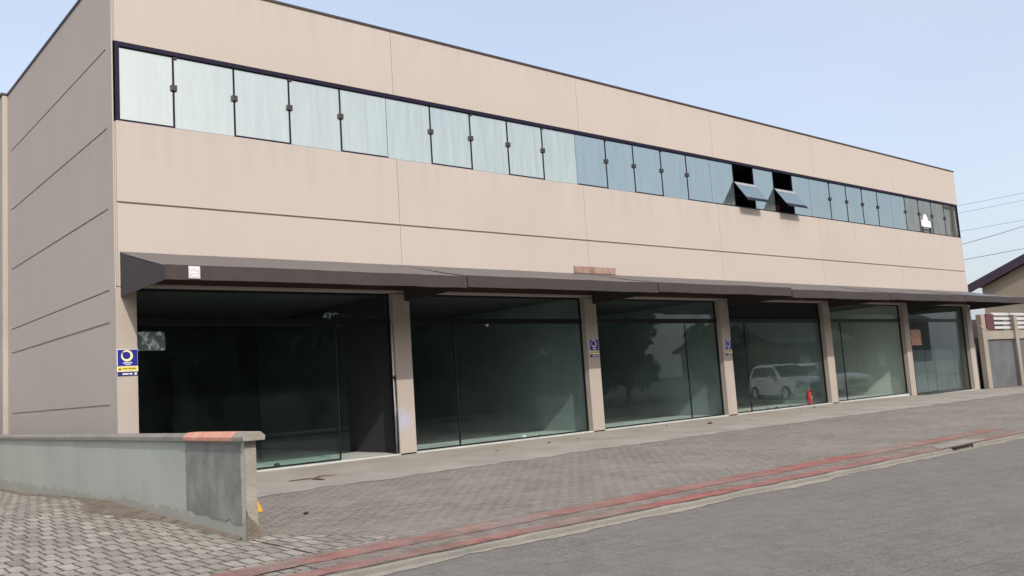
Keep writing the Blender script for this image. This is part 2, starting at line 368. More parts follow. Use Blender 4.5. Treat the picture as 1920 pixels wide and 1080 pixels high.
tag(dm.build('dirt_strip', 'dirt'), 'brown dirt washed up along the foot of the green wall', 'dirt', kind='stuff')

# ------------------------------------------------------------------ the commercial building
L, D, H = 34.07, 8.35, 9.03
B = thing('commercial_building', 'long beige two storey commercial building with a ribbon of mirrored windows above dark shopfronts', 'building')
JX = [0.05, 5.77, 11.42, 17.08, 22.72, 28.40, L]
m = MB()
for i in range(6):
    x0 = JX[i] + (.004 if i else 0); x1 = JX[i + 1] - (.004 if i < 5 else 0)
    m.box(x0, x1, 0, .16, 7.62, H); m.box(x0, x1, 0, .16, 4.79, 6.20); m.box(x0, x1, 0, .16, 3.33, 4.745)
m.box(.03, L - .01, .035, .17, 7.63, H - .01); m.box(.03, L - .01, .035, .17, 3.34, 6.19)
m.build('front_wall', 'facade', B, bevel=.004)
m = MB()
zs = [-.4, 1.345, 1.375, 2.725, 2.765, 3.285, 3.315, 4.69, 4.725, 6.115, 6.145, 7.545, 7.575, H - .002]
m.box(.022, .2, .165, D, -.4, H - .004)
for a, b in zip(zs[::2], zs[1::2]): m.box(0, .022, .35, 7.70, a, b)
m.box(0, .022, .03, .35, -.4, H - .002); m.box(0, .022, 7.70, D, -.4, H - .002)
m.build('side_wall', 'facade', B, bevel=.003)
MB().box(-.12, .0, 8.02, 8.36, -.4, H - .01).build('rear_pilaster', 'trim', B, bevel=.01)
MB().box(L - .2, L, .2, D, -.5, H - .004).build('side_wall', 'facade', B)
MB().box(.2, L - .2, D - .18, D, -.5, H - .003).build('rear_wall', 'facade', B)
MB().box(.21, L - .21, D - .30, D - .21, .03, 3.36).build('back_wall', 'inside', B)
MB().box(.2, L - .2, .17, D - .18, 8.45, 8.6).build('roof', 'concrete', B)
m = MB(); m.box(-.02, L + .02, -.02, .20, H, H + .05); m.box(-.02, .20, .20, D, H, H + .05); m.box(L - .2, L + .02, .2, D, H, H + .05)
m.box(-.15, -.02, 8.0, 8.38, H, H + .05)
m.build('parapet_cap', 'flash', B)
MB().box(10.86, 12.37, -.02, .0, 3.93, 4.10).build('metal_plate', 'rust', B)
# floors and partitions
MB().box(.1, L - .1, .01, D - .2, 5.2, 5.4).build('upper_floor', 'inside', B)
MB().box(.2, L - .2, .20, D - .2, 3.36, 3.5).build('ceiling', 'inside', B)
MB().box(0.02, 27.8, .0, D - .2, -.6, .03).build('floor_slab', 'insidefloor', B)
MB().box(27.8, L - .02, .01, D - .2, -.7, -.11).build('floor_slab', 'insidefloor', B)
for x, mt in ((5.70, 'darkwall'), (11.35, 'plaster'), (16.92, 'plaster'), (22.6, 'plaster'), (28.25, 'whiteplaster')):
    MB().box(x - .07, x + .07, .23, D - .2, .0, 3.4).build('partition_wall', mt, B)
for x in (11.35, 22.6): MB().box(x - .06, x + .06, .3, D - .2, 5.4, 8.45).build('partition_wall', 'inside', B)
MB().box(2.35, 2.85, 4.0, 4.12, .03, 2.35).build('interior_door', 'dark', B)
# columns
COLX = [(0.0, .34), (5.49, 5.90), (11.14, 11.56), (16.70, 17.13), (22.38, 22.80), (28.03, 28.43), (33.62, L)]
for i, (a, b) in enumerate(COLX):
    c = MB().box(a + (.002 if i == 0 else 0), b, -.0, .22, -.6, 3.318).build('column', 'col_smear' if i == 1 else 'trim', B, bevel=.012)
    if i == 1: c['label'] = 'column with a pale blue graffiti smear'
MB().tube([(5.46, .06, .25), (5.46, .06, .7), (5.455, .05, 1.2), (5.46, .06, 2.66)], .022, 8).build('conduit', 'offwhite', B, smooth=True)
MB().tube([(5.445, .0, .05), (5.44, -.02, .75), (5.452, .0, 1.25), (5.46, .03, 1.62)], .017, 6).build('cable', 'black', B, smooth=True)
MB().box(5.43, 5.485, .0, .11, 1.56, 1.60).build('pipe_clamp', 'flash', B)

# upper ribbon of windows
JW = [0.09, 1.07, 2.21, 3.34, 4.48, 5.60, 6.75, 7.88, 9.01, 10.14, 11.30, 12.42, 13.52, 14.68, 15.82, 16.95, 18.08, 19.18, 20.26, 21.39, 22.47, 23.72, 24.86, 25.99, 27.13, 28.22, 29.33, 30.48, 31.62, 32.79, 34.0]
BUTT = {5, 10, 15, 16, 17, 18, 19, 20, 25}
m = MB(); m.box(.05, L - .02, .01, .15, 7.545, 7.617); m.box(.05, .125, .01, .15, 6.203, 7.545); m.box(L - .06, L - .02, .01, .15, 6.203, 7.545); m.box(.05, L - .02, .03, .14, 6.203, 6.214)
m.build('window_frame', 'upframe', B)
ZT, ZBt = 7.54, 6.222
for i in range(30):
    a, b = JW[i] + (.03 if i == 0 else 0), JW[i + 1]
    left_dark = i > 0 and i not in BUTT; right_dark = (i + 1) not in BUTT
    f = MB()
    if right_dark: f.box(b - .016, b + .016, .05, .12, 6.215, 7.544)
    else: f.box(b - .004, b + .004, .06, .12, 6.215, 7.544)
    if i % 2 == 0 or i > 14: f.box(a + .02, b - .02, .035, .1, 6.215, 6.245)
    w = f.build('window', 'upframe', B)
    mat = 'mirror_a' if i < 10 else ('mirror_b' if i < 26 else 'mirror_c')
    pa, pb = a + (.018 if left_dark else .006), b - (.018 if right_dark else .006)
    if i in (16, 18):                                   # the two sashes swung out
        w['label'] = 'open window with its sash swung out'
        y0, z0, y1, z1 = .03, 6.99, -.43, 6.34
        n = Vector((0, z0 - z1, -(y0 - y1))).normalized() * .01
        s_ = MB().prism([(pa, y0, z0), (pb, y0, z0), (pb, y1, z1), (pa, y1, z1)], (n.x, n.y, n.z)).build('sash', 'mirror_b', w)
        for (ya, za, yb, zb) in ((y0, z0, y0 - .07, z0 - .1), (y1 + .07, z1 + .1, y1, z1)):
            MB().prism([(pa, ya - .004, za), (pb, ya - .004, za), (pb, yb - .004, zb), (pa, yb - .004, zb)], (0, -.008, -.006)).build('sash_rail', 'galv' if za > 6.8 else 'upframe', s_)
        for x in (pa + .01, pb - .01): MB().box(x - .008, x + .008, .05, .1, 6.22, 7.54).build('jamb', 'upframe', w)
        for x in (pa + .015, pb - .015): MB().tube([(x, .06, 6.5), (x, -.25, 6.58)], .007, 5).build('stay_arm', 'upframe', w)
    else:
        MB().box(pa, pb, .06, .068, ZBt, ZT).build('pane', mat, w)
    if right_dark and i < 29:
        MB().box(b - .055, b + .055, .015, .058, 6.90, 7.01).build('latch', 'flash', w, bevel=.008)
        if i % 2 == 0: MB().box(b - .01, b + .07, .03, .058, 7.50, 7.54).build('hinge', 'flash', w)

# ground floor shopfronts
SEAM = [4.21, 7.16, 15.25, 18.10, 23.70, 28.80]
for i in range(6):
    x0, x1 = COLX[i][1], COLX[i + 1][0]; zb = .03 if i < 5 else -.11
    y0, y1 = .15, .20
    f = MB()
    f.box(x0, x1, y0, y1, 3.28, 3.318); f.box(x0, x1, y0 - .02, y1 + .02, 2.68, 2.80)
    f.box(x0, x0 + .03, y0, y1, zb, 2.70); f.box(x1 - .03, x1, y0, y1, zb, 2.70)
    f.box(x0, x0 + .03, y0, y1, 2.79, 3.28); f.box(x1 - .03, x1, y0, y1, 2.79, 3.28)
    xe = x1 - .03 if i else SEAM[0]
    f.box(x0 + .03, xe, y0, y1, zb, zb + .032)
    sf = f.build('shopfront', 'frame', B)
    if i == 3: MB().box(x0 + .03, x1 - .03, .17, .18, 2.79, 3.28).build('blanked_transom', 'dark', sf)
    else: MB().box(x0 + .03, x1 - .03, .17, .178, 2.79, 3.28).build('transom_pane', 'shopglass', sf)
    s = SEAM[i]
    MB().box(x0 + .03, s - .012, .165, .173, zb + .032, 2.70).build('glass_pane', 'shopglass', sf)
    if i: MB().box(s + .012, x1 - .03, .18, .188, zb + .032, 2.70).build('glass_pane', 'shopglass', sf)
    else: MB().box(2.6, s + .25, .22, .228, zb + .02, 2.70).build('sliding_glass_door', 'shopglass', sf)
    MB().box(s - .012, s + .012, .158, .196, zb + .032, 2.70).build('mullion', 'frame', sf)
    if i == 1: MB().tube([(8.1, .14, 2.66), (8.1, .165, 2.66)], .035, 14).build('white_disc', 'white', sf)  # small white disc just below the transom bar
tag(MB().box(28.7, 29.95, .30, .36, 1.80, 2.40).build('roof_reflection_panel', 'roofreflection'), 'orange red panel standing in for a roof reflection in the last shopfront, above the grey boards', 'panel')  # tiled roof's reflection in the glass, built as a coloured panel
# grey boards behind the last shopfront
hb = thing('grey_hoarding', 'stained grey boarding standing inside the last shopfront at the far right', 'hoarding', (31, .5, -.02))
x = 28.95
while x < 33.5:
    w_ = random.uniform(.75, 1.1); x2 = min(x + w_, 33.55)
    MB().box(x, x2 - .03, .5 + random.uniform(0, .03), .56, -.02, 1.62 + random.uniform(-.02, .02)).build('board', 'darkgrey', hb); x = x2

# ------------------------------------------------------------------ awnings
AX = [(0.08, 5.795), (5.825, 11.45), (11.48, 17.13), (17.16, 22.78), (22.81, 28.43), (28.46, 34.06)]
AL = ['brown awning with a white sticker on its left end, over the first shopfront',
      'brown metal awning over the second shopfront, right of the one with the sticker',
      'brown metal awning just right of the rusty wall plate, over the third shopfront',
      'brown metal awning over the shopfront with the fire extinguisher',
      'brown metal awning over the fifth shopfront, second from the far end',
      'brown metal awning at the far right end beside the neighbouring house']
def wav(x, i): return .014 * noise.noise((x * .7, 2.2, i * 3.1)) + .006 * noise.noise((x * 2.6, 7.2, i))
for i, (a, b) in enumerate(AX):
    sag = .018 * (i % 3) - .01
    aw = thing('awning', AL[i], 'awning', ((a + b) / 2, 0, 3.16), 0, 'brown awnings over the shopfronts')
    nx = 24; top = MB(); pts = []
    for ix in range(nx + 1):
        x = a + (b - a) * ix / nx
        for j in range(7):
            t = j / 6; z = 3.92 + (3.40 + sag + wav(x, i) - 3.92) * t - .02 * math.sin(math.pi * t) + .006 * noise.noise((x * 1.3, t * 4, i))
            pts.append((x, -.002 - 2.1 * t, z))
    lo = [(x, y, z - .014) for x, y, z in pts]; n = len(pts); q = lambda ix, j: ix * 7 + j
    fs = []
    for ix in range(nx):
        for j in range(6):
            fs.append((q(ix, j), q(ix + 1, j), q(ix + 1, j + 1), q(ix, j + 1)))
            fs.append((n + q(ix, j), n + q(ix, j + 1), n + q(ix + 1, j + 1), n + q(ix + 1, j)))
        for j, sg in ((0, 1), (6, -1)): fs.append((q(ix, j), q(ix + 1, j), n + q(ix + 1, j), n + q(ix, j)))
    for ix in (0, nx):
        for j in range(6): fs.append((q(ix, j), q(ix, j + 1), n + q(ix, j + 1), n + q(ix, j)))
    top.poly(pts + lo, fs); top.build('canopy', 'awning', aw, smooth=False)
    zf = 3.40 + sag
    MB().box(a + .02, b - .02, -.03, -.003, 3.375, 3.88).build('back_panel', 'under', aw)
    vm_ = MB(); vp = []
    for ix in range(nx + 1):
        x = a + (b - a) * ix / nx; zz = zf + wav(x, i); yb_ = -2.103 + .010 * noise.noise((x * 1.1, 5, i)); zb_ = zz - .222 + .008 * noise.noise((x * 1.9, 9, i))
        vp += [(x, -2.100, zz + .004), (x, -2.114, zz + .004), (x, yb_ - .012, zb_), (x, yb_, zb_)]
    vm_.poly(vp, [(k_ * 4 + j, k_ * 4 + (j + 1) % 4, k_ * 4 + 4 + (j + 1) % 4, k_ * 4 + 4 + j) for k_ in range(nx) for j in range(4)] + [(0, 1, 2, 3), (nx * 4 + 3, nx * 4 + 2, nx * 4 + 1, nx * 4)])
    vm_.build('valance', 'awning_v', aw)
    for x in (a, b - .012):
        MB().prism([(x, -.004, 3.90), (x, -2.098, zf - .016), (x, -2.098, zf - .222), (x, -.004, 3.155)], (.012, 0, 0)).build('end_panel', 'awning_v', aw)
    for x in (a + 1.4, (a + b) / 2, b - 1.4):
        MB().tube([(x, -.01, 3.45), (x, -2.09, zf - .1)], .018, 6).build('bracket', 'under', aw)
    if i == 0:
        MB().box(.42, .60, -2.129, -2.1255, zf - .2, zf - .01).build('sticker', 'offwhite', aw)
        m = MB()
        for kx, kz, w_, h_ in ((.44, .15, .06, .02), (.53, .14, .05, .03), (.45, .08, .1, .02), (.47, .04, .12, .015)): m.box(kx, kx + w_, -2.131, -2.1292, zf - .2 + kz, zf - .2 + kz + h_)
        m.build('sticker_print', 'white', aw)
        tb = MB().tube([(33.85, -.01, 2.5), (33.85, -1.0, 3.1)], .02, 6) if 0 else None
    if i == 5: MB().tube([(L - .02, .1, 2.75), (L + .75, -.3, 2.25)], .025, 6).build('brace', 'trim', aw)

# ------------------------------------------------------------------ estate agent signs on the columns
def dash_text(m, x0, x1, z0, z1, y, words):
    """a line of small print: runs of letter-high strokes separated by word gaps"""
    n = sum(words) + len(words) - 1; st = (x1 - x0) / n; x = x0
    for w_ in words:
        for _ in range(w_):
            hh = (z1 - z0) * random.choice((1, 1, .8)); m.box(x, x + st * .78, y - .0015, y, z0, z0 + hh); x += st
        x += st
def sign(x0, z1, w, label, ringmat):
    t = thing('agency_sign', label, 'sign', (x0 + w / 2, 0, z1 - .45), 0, 'blue and yellow signs on the columns')
    h = .27; y = -.006
    MB().box(x0 - .004, x0 + w + .004, y, -.001, z1 - h, z1 + .006).build('sign_border', 'white', t)
    MB().box(x0 + .006, x0 + w, y - .003, y - .0005, z1 - h, z1 - .002).build('blue_panel', 'blue', t)
    # ring: a crescent swoosh, thick below, thin and broken at the upper left
    cx, cz = x0 + w * .48, z1 - .105; yy = y - .0035; pts = []; N = 40
    m = MB(); a0, a1 = R(150), R(150 + 350)
    for k_ in range(N + 1):
        t_ = k_ / N; a = a0 + (a1 - a0) * t_; th = .012 + .026 * math.sin(math.pi * t_) ** .7
        for r in (.094, .094 - th):
            for y_ in (yy, yy - .003): pts.append((cx + r * math.cos(a), y_, cz + r * math.sin(a)))
    fs = []
    for k_ in range(N):
        b = k_ * 4; c = b + 4
        fs += [(b, c, c + 1, b + 1), (b + 2, b + 3, c + 3, c + 2), (b + 1, c + 1, c + 3, b + 3), (b, b + 2, c + 2, c)]
    fs += [(0, 1, 3, 2), (N * 4, N * 4 + 2, N * 4 + 3, N * 4 + 1)]
    m.poly(pts, fs).build('ring_emblem', ringmat, t)
    m = MB(); dash_text(m, x0 + .09, x0 + w - .085, z1 - .232, z1 - .212, yy, (11,)); dash_text(m, x0 + .12, x0 + w - .11, z1 - .258, z1 - .246, yy, (7,))
    m.build('lettering', 'white', t)
    za = z1 - h - .012
    MB().box(x0 - .002, x0 + w + .008, y - .002, -.001, za - .085, za).build('strip_border', 'white', t)
    MB().box(x0 + .004, x0 + w - .006, y - .005, y - .0022, za - .070, za - .008).build('yellow_strip', 'yellow', t)
    m = MB(); m.box(x0 + .015, x0 + .06, y - .0075, y - .0055, za - .062, za - .03); dash_text(m, x0 + .09, x0 + w - .02, za - .048, za - .022, y - .0056, (5, 9))
    m.build('lettering', 'olive', t)
    zc = za - .092
    MB().box(x0 + .004, x0 + w + .004, y - .003, -.001, zc - .066, zc).build('navy_strip', 'navy', t)
    m = MB(); dash_text(m, x0 + .08, x0 + w - .085, zc - .046, zc - .018, y - .0035, (8, 4))
    m.build('lettering', 'white', t)
    m = MB(); m.box(x0 + w - .055, x0 + w - .012, y - .005, y - .0035, zc - .055, zc - .01); m.build('badge', 'offwhite', t)
sign(0.006, 2.27, .325, 'blue sign with a yellow ring on the corner column beside the low wall', 'paleyellow')
sign(11.215, 2.27, .31, 'blue sign with a pale ring on the narrow column between the second and third shopfronts', 'offwhite')
sign(16.815, 2.16, .30, 'blue sign with a pale ring on the column left of the fire extinguisher', 'offwhite')
MB_h = MB().tube([(.17, -.006, 2.275), (.165, -.006, 2.31), (.155, -.006, 2.33)], .003, 5)
# torn paper on the first window
m = MB(); pts = []
out = [(.39, 2.25), (.55, 2.255), (.70, 2.25), (.845, 2.255), (.865, 2.28), (.86, 2.36), (.865, 2.44), (.845, 2.47), (.85, 2.56), (.83, 2.575), (.80, 2.55), (.79, 2.58), (.6, 2.575), (.5, 2.58), (.39, 2.57)]
tag(m.prism([(x, .158, z) for x, z in out], (0, .004, 0)).build('torn_poster', 'poster'), 'torn grey paper poster stuck on the glass right of the corner column', 'poster')

# ------------------------------------------------------------------ house shaped sign upstairs
t = thing('house_sign', 'white house shaped sign on dark legs behind the far right upper windows', 'sign', (30.95, .0, 6.215))
xc = 30.98
MB().prism([(xc - .40, .04, 6.47), (xc + .42, .04, 6.47), (xc + .40, .04, 6.72), (xc + .22, .04, 6.73), (xc + .17, .04, 6.86), (xc + .02, .04, 6.99), (xc - .08, .04, 6.98), (xc - .2, .04, 6.86), (xc - .24, .04, 6.74), (xc - .4, .04, 6.73)], (0, .012, 0)).build('board', 'white', t)
m = MB(); m.box(xc - .14, xc - .02, .036, .0395, 6.78, 6.85); dash_text(m, xc - .3, xc + .3, 6.6, 6.65, .039, (4, 6)); m.build('print', 'offwhite', t)
m = MB()
for x in (xc - .36, xc + .33): m.box(x, x + .07, .03, .055, 6.216, 6.47)
m.box(xc - .29, xc + .33, .032, .053, 6.33, 6.37); m.build('leg_frame', 'flash', t)

# ------------------------------------------------------------------ low boundary wall
WL = thing('boundary_wall', 'low pale green garden wall with a bare cement end pier and terracotta cap', 'wall', (-.54, -6.2, -.2))
WX0, WX1, WY0, WY1 = -.60, -.475, -6.22, 12.0
m = MB(); ys = rng(WY0, WY1, .25)
pts = []
for y in ys:
    w = .006 * noise.noise((0, y * .8, 2)); pts += [(WX0 + w, y, -.5), (WX0 + w, y, .30), (WX0 + w, y, .86), (WX1 + w, y, .86), (WX1 + w, y, -.5)]
n = len(ys)
m.poly(pts, [(i * 5 + j, (i + 1) * 5 + j, (i + 1) * 5 + j + 1, i * 5 + j + 1) for i in range(n - 1) for j in range(4)] + [(0, 1, 2, 3, 4), tuple((n - 1) * 5 + j for j in range(4, -1, -1))])
m.build('masonry', 'green', WL)
m = MB().prism([(WX0 - .045, -4.62, .845), (WX0 - .045, -4.62, .895), (WX0 + .0, -4.62, .93), (WX1 + .0, -4.62, .93), (WX1 + .045, -4.62, .90), (WX1 + .045, -4.62, .845)], (0, 16.6, 0))
m.build('coping', 'concrete', WL, bevel=.004)
def cap(y0, y1, mat, name):
    m = MB().prism([(WX0 - .06, y0, .85), (WX0 - .065, y0, .895), (WX0 - .01, y0, .945), (WX1 + .01, y0, .945), (WX1 + .065, y0, .90), (WX1 + .06, y0, .85)], (0, y1 - y0, 0))
    return m.build(name, mat, WL, bevel=.01)
for y in (-6.03, -5.68, -5.33, -4.98): cap(y + .004, y + .346, 'terracotta', 'cap_tile')
cap(-6.34, -6.03, 'mortar', 'cap_end')
# bare cement patch with an uneven edge
out = []
for k_ in range(14): out.append((-4.56 - .03 * noise.noise((k_ * .9, 0, 0)) - k_ * 0, .83 - k_ * .062))
for k_ in range(16): out.append((-4.57 - k_ * .103, .03 + .05 * noise.noise((k_ * .8, 5, 0)) - k_ * .004))
for k_ in range(14): out.append((-6.13 - .02 * noise.noise((k_ * .8, 9, 0)), -.02 + k_ * .065))
MB().prism([(WX0 - .009, y, z) for y, z in out], (.012, 0, 0)).build('cement_patch', 'patch', WL)
MB().box(WX0 - .004, WX1 + .004, WY0 - .012, WY0 + .0, -.3, .85).build('pier_end', 'mortar', WL, bevel=.008)
MB().prism([(WX0 - .012, WY0 - .02, -.4), (WX1 + .014, WY0 - .02, -.4), (WX1 + .014, WY0 - .02, -.1), (WX1 - .02, WY0 - .02, -.02), (WX1 - .07, WY0 - .02, .02), (WX0 + .02, WY0 - .02, .06), (WX0 - .006, WY0 - .02, .14)], (0, .012, 0)).build('damaged_base', 'dirt', WL)

# yellow wedge lying behind the wall end, twigs, storm drain, stones
tag(MB().prism([(.27, -4.55, fore_z(.3, -4.5)), (.395, -4.5, fore_z(.3, -4.5)), (.33, -4.5, .015)], (-.06, .16, 0)).build('wheel_stop', 'yellowpaint', bevel=.01), 'small yellow painted concrete wedge just behind the wall end', 'wheel stop')
tg = MB(); z = fore_z(2.5, -2.2) + .02
tg.tube([(2.05, -1.9, z), (2.28, -2.02, z + .012), (2.50, -2.16, z + .008)], [.008, .012, .007], 6)
tg.tube([(2.40, -2.08, z + .01), (2.52, -2.06, z + .03), (2.8, -2.15, z + .025)], [.008, .014, .005], 6)
tg.tube([(2.38, -2.1, z + .005), (2.42, -2.26, z), (2.46, -2.36, z - .004)], [.01, .014, .006], 6)
tag(tg.build('dry_twig', 'stick'), 'dry brown branched twig lying on the pale apron before the first shopfront', 'twig')
dr = thing('storm_drain', 'broken dark storm drain opening in the kerb at the right', 'drain', (10.5, -8.98, -.25))
ky = kerb_y(10.4)
MB().prism([(9.98, ky + .10, -.205), (10.08, ky + .02, -.205), (10.14, ky - .045, -.205), (10.4, ky - .03, -.205), (10.62, ky - .05, -.205), (10.8, ky - .02, -.205), (11.05, ky + .03, -.205), (11.5, ky + .075, -.205), (11.05, ky + .085, -.205), (10.7, ky + .13, -.205), (10.4, ky + .10, -.205), (10.2, ky + .14, -.205)], (0, 0, .012)).build('opening', 'dark', dr)  # solid black slab standing in for the shade inside the hole
MB().prism([(9.9, ky + .16, -.199), (10.2, ky + .13, -.199), (10.42, ky + .10, -.199), (10.7, ky + .12, -.199), (11.1, ky + .09, -.199), (11.6, ky + .10, -.199), (11.5, ky + .42, -.199), (10.2, ky + .40, -.199)], (0, 0, .018)).build('cover_slab', 'mortar', dr, bevel=.006)
MB().prism([(10.75, ky - .05, -.25), (11.05, ky - .03, -.25), (11.2, ky + .01, -.25), (10.8, ky + .0, -.25)], (0, 0, .05)).build('broken_lip', 'mortar', dr, bevel=.008)
def stone(name, x, y, z, r, mat, label, cat, group=None):
    bm = bmesh.new(); bmesh.ops.create_icosphere(bm, subdivisions=2, radius=r)
    for v in bm.verts: v.co *= 1 + .35 * noise.noise(v.co * (2.2 / r) + Vector((x, y, 0))); v.co.z *= .55
    me = bpy.data.meshes.new(name); bm.to_mesh(me); bm.free(); me.materials.append(M_[mat])
    o = bpy.data.objects.new(name, me); COL.objects.link(o); o.location = (x, y, z + r * .3); return tag(o, label, cat, group)
for (x, y, r, mt) in ((14.05, -1.3, .06, 'stick'), (6.9, -1.4, .05, 'concrete'), (8.6, -1.1, .035, 'stick'), (1.9, -.9, .03, 'stick'), (.62, -5.2, .03, 'black'), (9.6, -1.0, .04, 'mortar'), (13.2, -.6, .045, 'mortar'), (19.0, -.9, .04, 'mortar'), (20.4, -.5, .03, 'stick')):
    stone('rubble', x, y, fore_z(x, y) + .005, r, mt, 'small bit of rubble lying on the apron by the shopfronts', 'rubble', 'bits of rubble on the apron')
# rubbish just inside the glass
stone('rag', 3.08, .62, .03, .06, 'black', 'small black rag on the floor inside the first shopfront', 'rag')
for (x, y, r, mt) in ((18.3, .45, .07, 'yellowpaint'), (19.3, .4, .06, 'concrete'), (19.9, .5, .05, 'black'), (20.6, .45, .06, 'concrete'), (9.3, .5, .06, 'white'), (9.9, .6, .04, 'mortar')):
    stone('rubble', x, y, .03, r, mt, 'piece of rubble on the floor just inside the shop glass', 'rubble', 'rubble inside the shop glass')

# fire extinguisher
ex, ey = 22.05, .62
E = thing('fire_extinguisher', 'red fire extinguisher standing on the floor behind shop glass', 'fire extinguisher', (ex, ey, .03))
MB().lathe([(.08, 0), (.088, .015), (.088, .34), (.075, .39), (.035, .42), (.028, .44)], ex, ey, .03, 20).build('cylinder', 'extred', E, smooth=True)
MB().lathe([(.028, .44), (.028, .47), (.018, .49)], ex, ey, .03, 12).box(ex - .02, ex + .10, ey - .014, ey + .014, .51, .53).build('valve', 'extred', E)
MB().tube([(ex + .02, ey, .50), (ex + .10, ey - .02, .44), (ex + .105, ey - .03, .3), (ex + .10, ey - .04, .2)], .011, 6).build('hose', 'black', E)
MB().box(ex - .035, ex + .02, ey - .093, ey - .086, .20, .27).build('label_patch', 'offwhite', E)

# ------------------------------------------------------------------ neighbour on the right
NW = thing('neighbour_wall', 'stained grey front wall with concrete posts and white louvres right of the building', 'wall', (36.5, 0, -.25))
m = MB(); m.box(35.47, 46, .10, .25, -.6, 1.9); m.build('panel', 'darkgrey', NW)
MB().box(34.1, 41.5, 1.5, 1.58, -.6, 2.9).build('dark_gap_sheet', 'awning_v', NW)  # dark sheet added to blacken the shaded gap beside the building
MB().box(34.15, 35.04, .35, .45, -.6, 1.75).build('panel', 'darkgrey', NW)
for a, b in ((35.05, 35.45), (38.6, 39.0), (42.2, 42.6)): MB().box(a, b, -.0, .22, -.6, 2.98).build('post', 'post', NW, bevel=.015)
MB().box(35.452, 46, .02, .3, 1.9, 2.27).build('beam', 'post', NW, bevel=.01)
for z in (2.36, 2.56, 2.76, 2.96): MB().box(36.5, 46, .12, .2, z, z + .11).build('louvre', 'offwhite', NW)
MB().box(35.65, 36.5, .04, .3, 2.272, 3.0).build('meter_box', 'maroon', NW, bevel=.01)
NH = thing('neighbour_house', 'cream gabled house with dark eaves behind the far right end', 'house', (49, 3, -.25))
hx, yb, yr, yf, ze, zr = 52.0, 7.05, 2.2, -2.6, 5.55, 7.6
MB().prism([(hx + .5, yb - .6, -.5), (hx + .5, yb - .6, ze - .25), (hx + .5, yr, zr - .4), (hx + .5, yf + .6, ze - .25), (hx + .5, yf + .6, -.5)], (11, 0, 0)).build('wall', 'cream', NH)
for e in (yb, yf):
    MB().prism([(hx, yr, zr - .12), (hx, e, ze - .12), (hx, e, ze), (hx, yr, zr)], (12, 0, 0)).build('roof', 'rooftile', NH)
    MB().prism([(hx - .06, yr, zr - .50), (hx - .06, e, ze - .50), (hx - .06, e, ze + .03), (hx - .06, yr, zr + .03)], (.055, 0, 0)).build('fascia', 'roofdark', NH)
MB().box(hx + .40, hx + .498, yf + .5, yb - .5, 4.35, 4.6).build('string_course', 'cream', NH)
f = MB().box(hx + .42, hx + .497, 2.2, 4.2, 2.4, 3.7).build('window', 'white', NH); MB().box(hx + .40, hx + .418, 2.28, 4.12, 2.48, 3.62).build('pane', 'shopglass', f)
# overhead cables along the side street
WP = [((6.41, 6.67), 'lower cable'), ((5.69, 5.77), ''), ((8.22, 8.23), ''), ((7.87, 7.90), ''), ((7.02, 7.04), '')]
WLb = ['upper of the two thick sloping cables in the sky beyond the building', 'lowest cable in the sky just above the neighbouring roof', 'topmost faint cable in the sky right of the building',
       'faint cable second from the top right of the building', 'faint middle cable in the sky right of the building']
for i, ((za, zb), _) in enumerate(WP):
    m = MB(); pts = []
    for k_ in range(24):
        y = 44 - k_ * 2.0; t_ = (y - 1.5) / 2.0; z = za - (zb - za) * t_ * (1 if abs(t_) < 1.2 else .0)
        z = za + (zb - za) * max(-1, min(4, -t_)) if t_ < 1 else za - (zb - za) * min(t_, 1.5)
        y = max(y, -1.7); pts.append((38, y, z + .0008 * (y - 0) ** 2 * .3))
    m.tube(pts, .013 if i < 2 else .007, 6)
    tag(m.build('overhead_cable', 'wire', smooth=True), WLb[i], 'cable', 'overhead cables')
UP = thing('utility_pole', 'grey concrete utility pole carrying the overhead cables', 'utility pole', (38, -1.75, -.25))
MB().tube([(38, -1.75, -.4), (38, -1.75, 9.2)], [.17, .10], 10).build('shaft', 'concrete', UP, smooth=True)
MB().box(37.2, 38.8, -1.81, -1.69, 8.1, 8.2).build('crossarm', 'concrete', UP)

# ------------------------------------------------------------------ trees
def tree(loc, h, rad, trunk_h, n, mat, label, group=None, seed=0, leaf=.22):
    rd = random.Random(seed)
    t = thing('tree', label, 'tree', loc, 0, group)
    m = MB(); m.tube([(0, 0, -.3), (.05, .03, trunk_h * .6), (0, .1, trunk_h * 1.1), (.05, 0, h * .75)], [.22, .17, .13, .04], 8)
    blobs = []
    for k_ in range(11):
        a = rd.uniform(0, 6.28); r = rad * rd.uniform(.15, .75); z = trunk_h + (h - trunk_h) * rd.uniform(.12, .86)
        c = Vector((r * math.cos(a), r * math.sin(a), z)); blobs.append((c, rad * rd.uniform(.30, .52)))
        m.tube([(0, .05, trunk_h * .9), c * .6 + Vector((0, 0, trunk_h * .35)), c], [.09, .06, .02], 5)
    m.build('trunk', 'bark', t, local=True)
    c = MB()
    for k_ in range(n):
        bc, br = rd.choice(blobs); d = Vector((rd.gauss(0, 1), rd.gauss(0, 1), rd.gauss(0, .8))).normalized()
        p = bc + d * br * rd.uniform(.35, 1.08)
        u = Vector((rd.gauss(0, 1), rd.gauss(0, 1), rd.gauss(0, 1))).normalized(); v = u.orthogonal().normalized(); s_ = leaf * rd.uniform(.6, 1.4)
        c.poly([p - u * s_, p + v * s_ * .5, p + u * s_, p - v * s_ * .5], [(0, 1, 2, 3)])
    me = c.build('crown', mat, t, local=True)
    return t
tree((-3.2, 26, -.2), 8.2, 3.2, 2.4, 2600, 'leaf', 'dark leafy tree seen past the far left corner of the building', seed=3)
tree((-8.5, 30, -.2), 7.0, 3.2, 2.0, 2000, 'leaf2', 'round green tree beyond the dark red wall at the far left', seed=4)
tag(MB().box(-14, -.185, 9.4, 9.6, -.4, 2.45).build('red_wall', 'redwall'), 'dark red wall behind the far left corner of the building', 'wall')

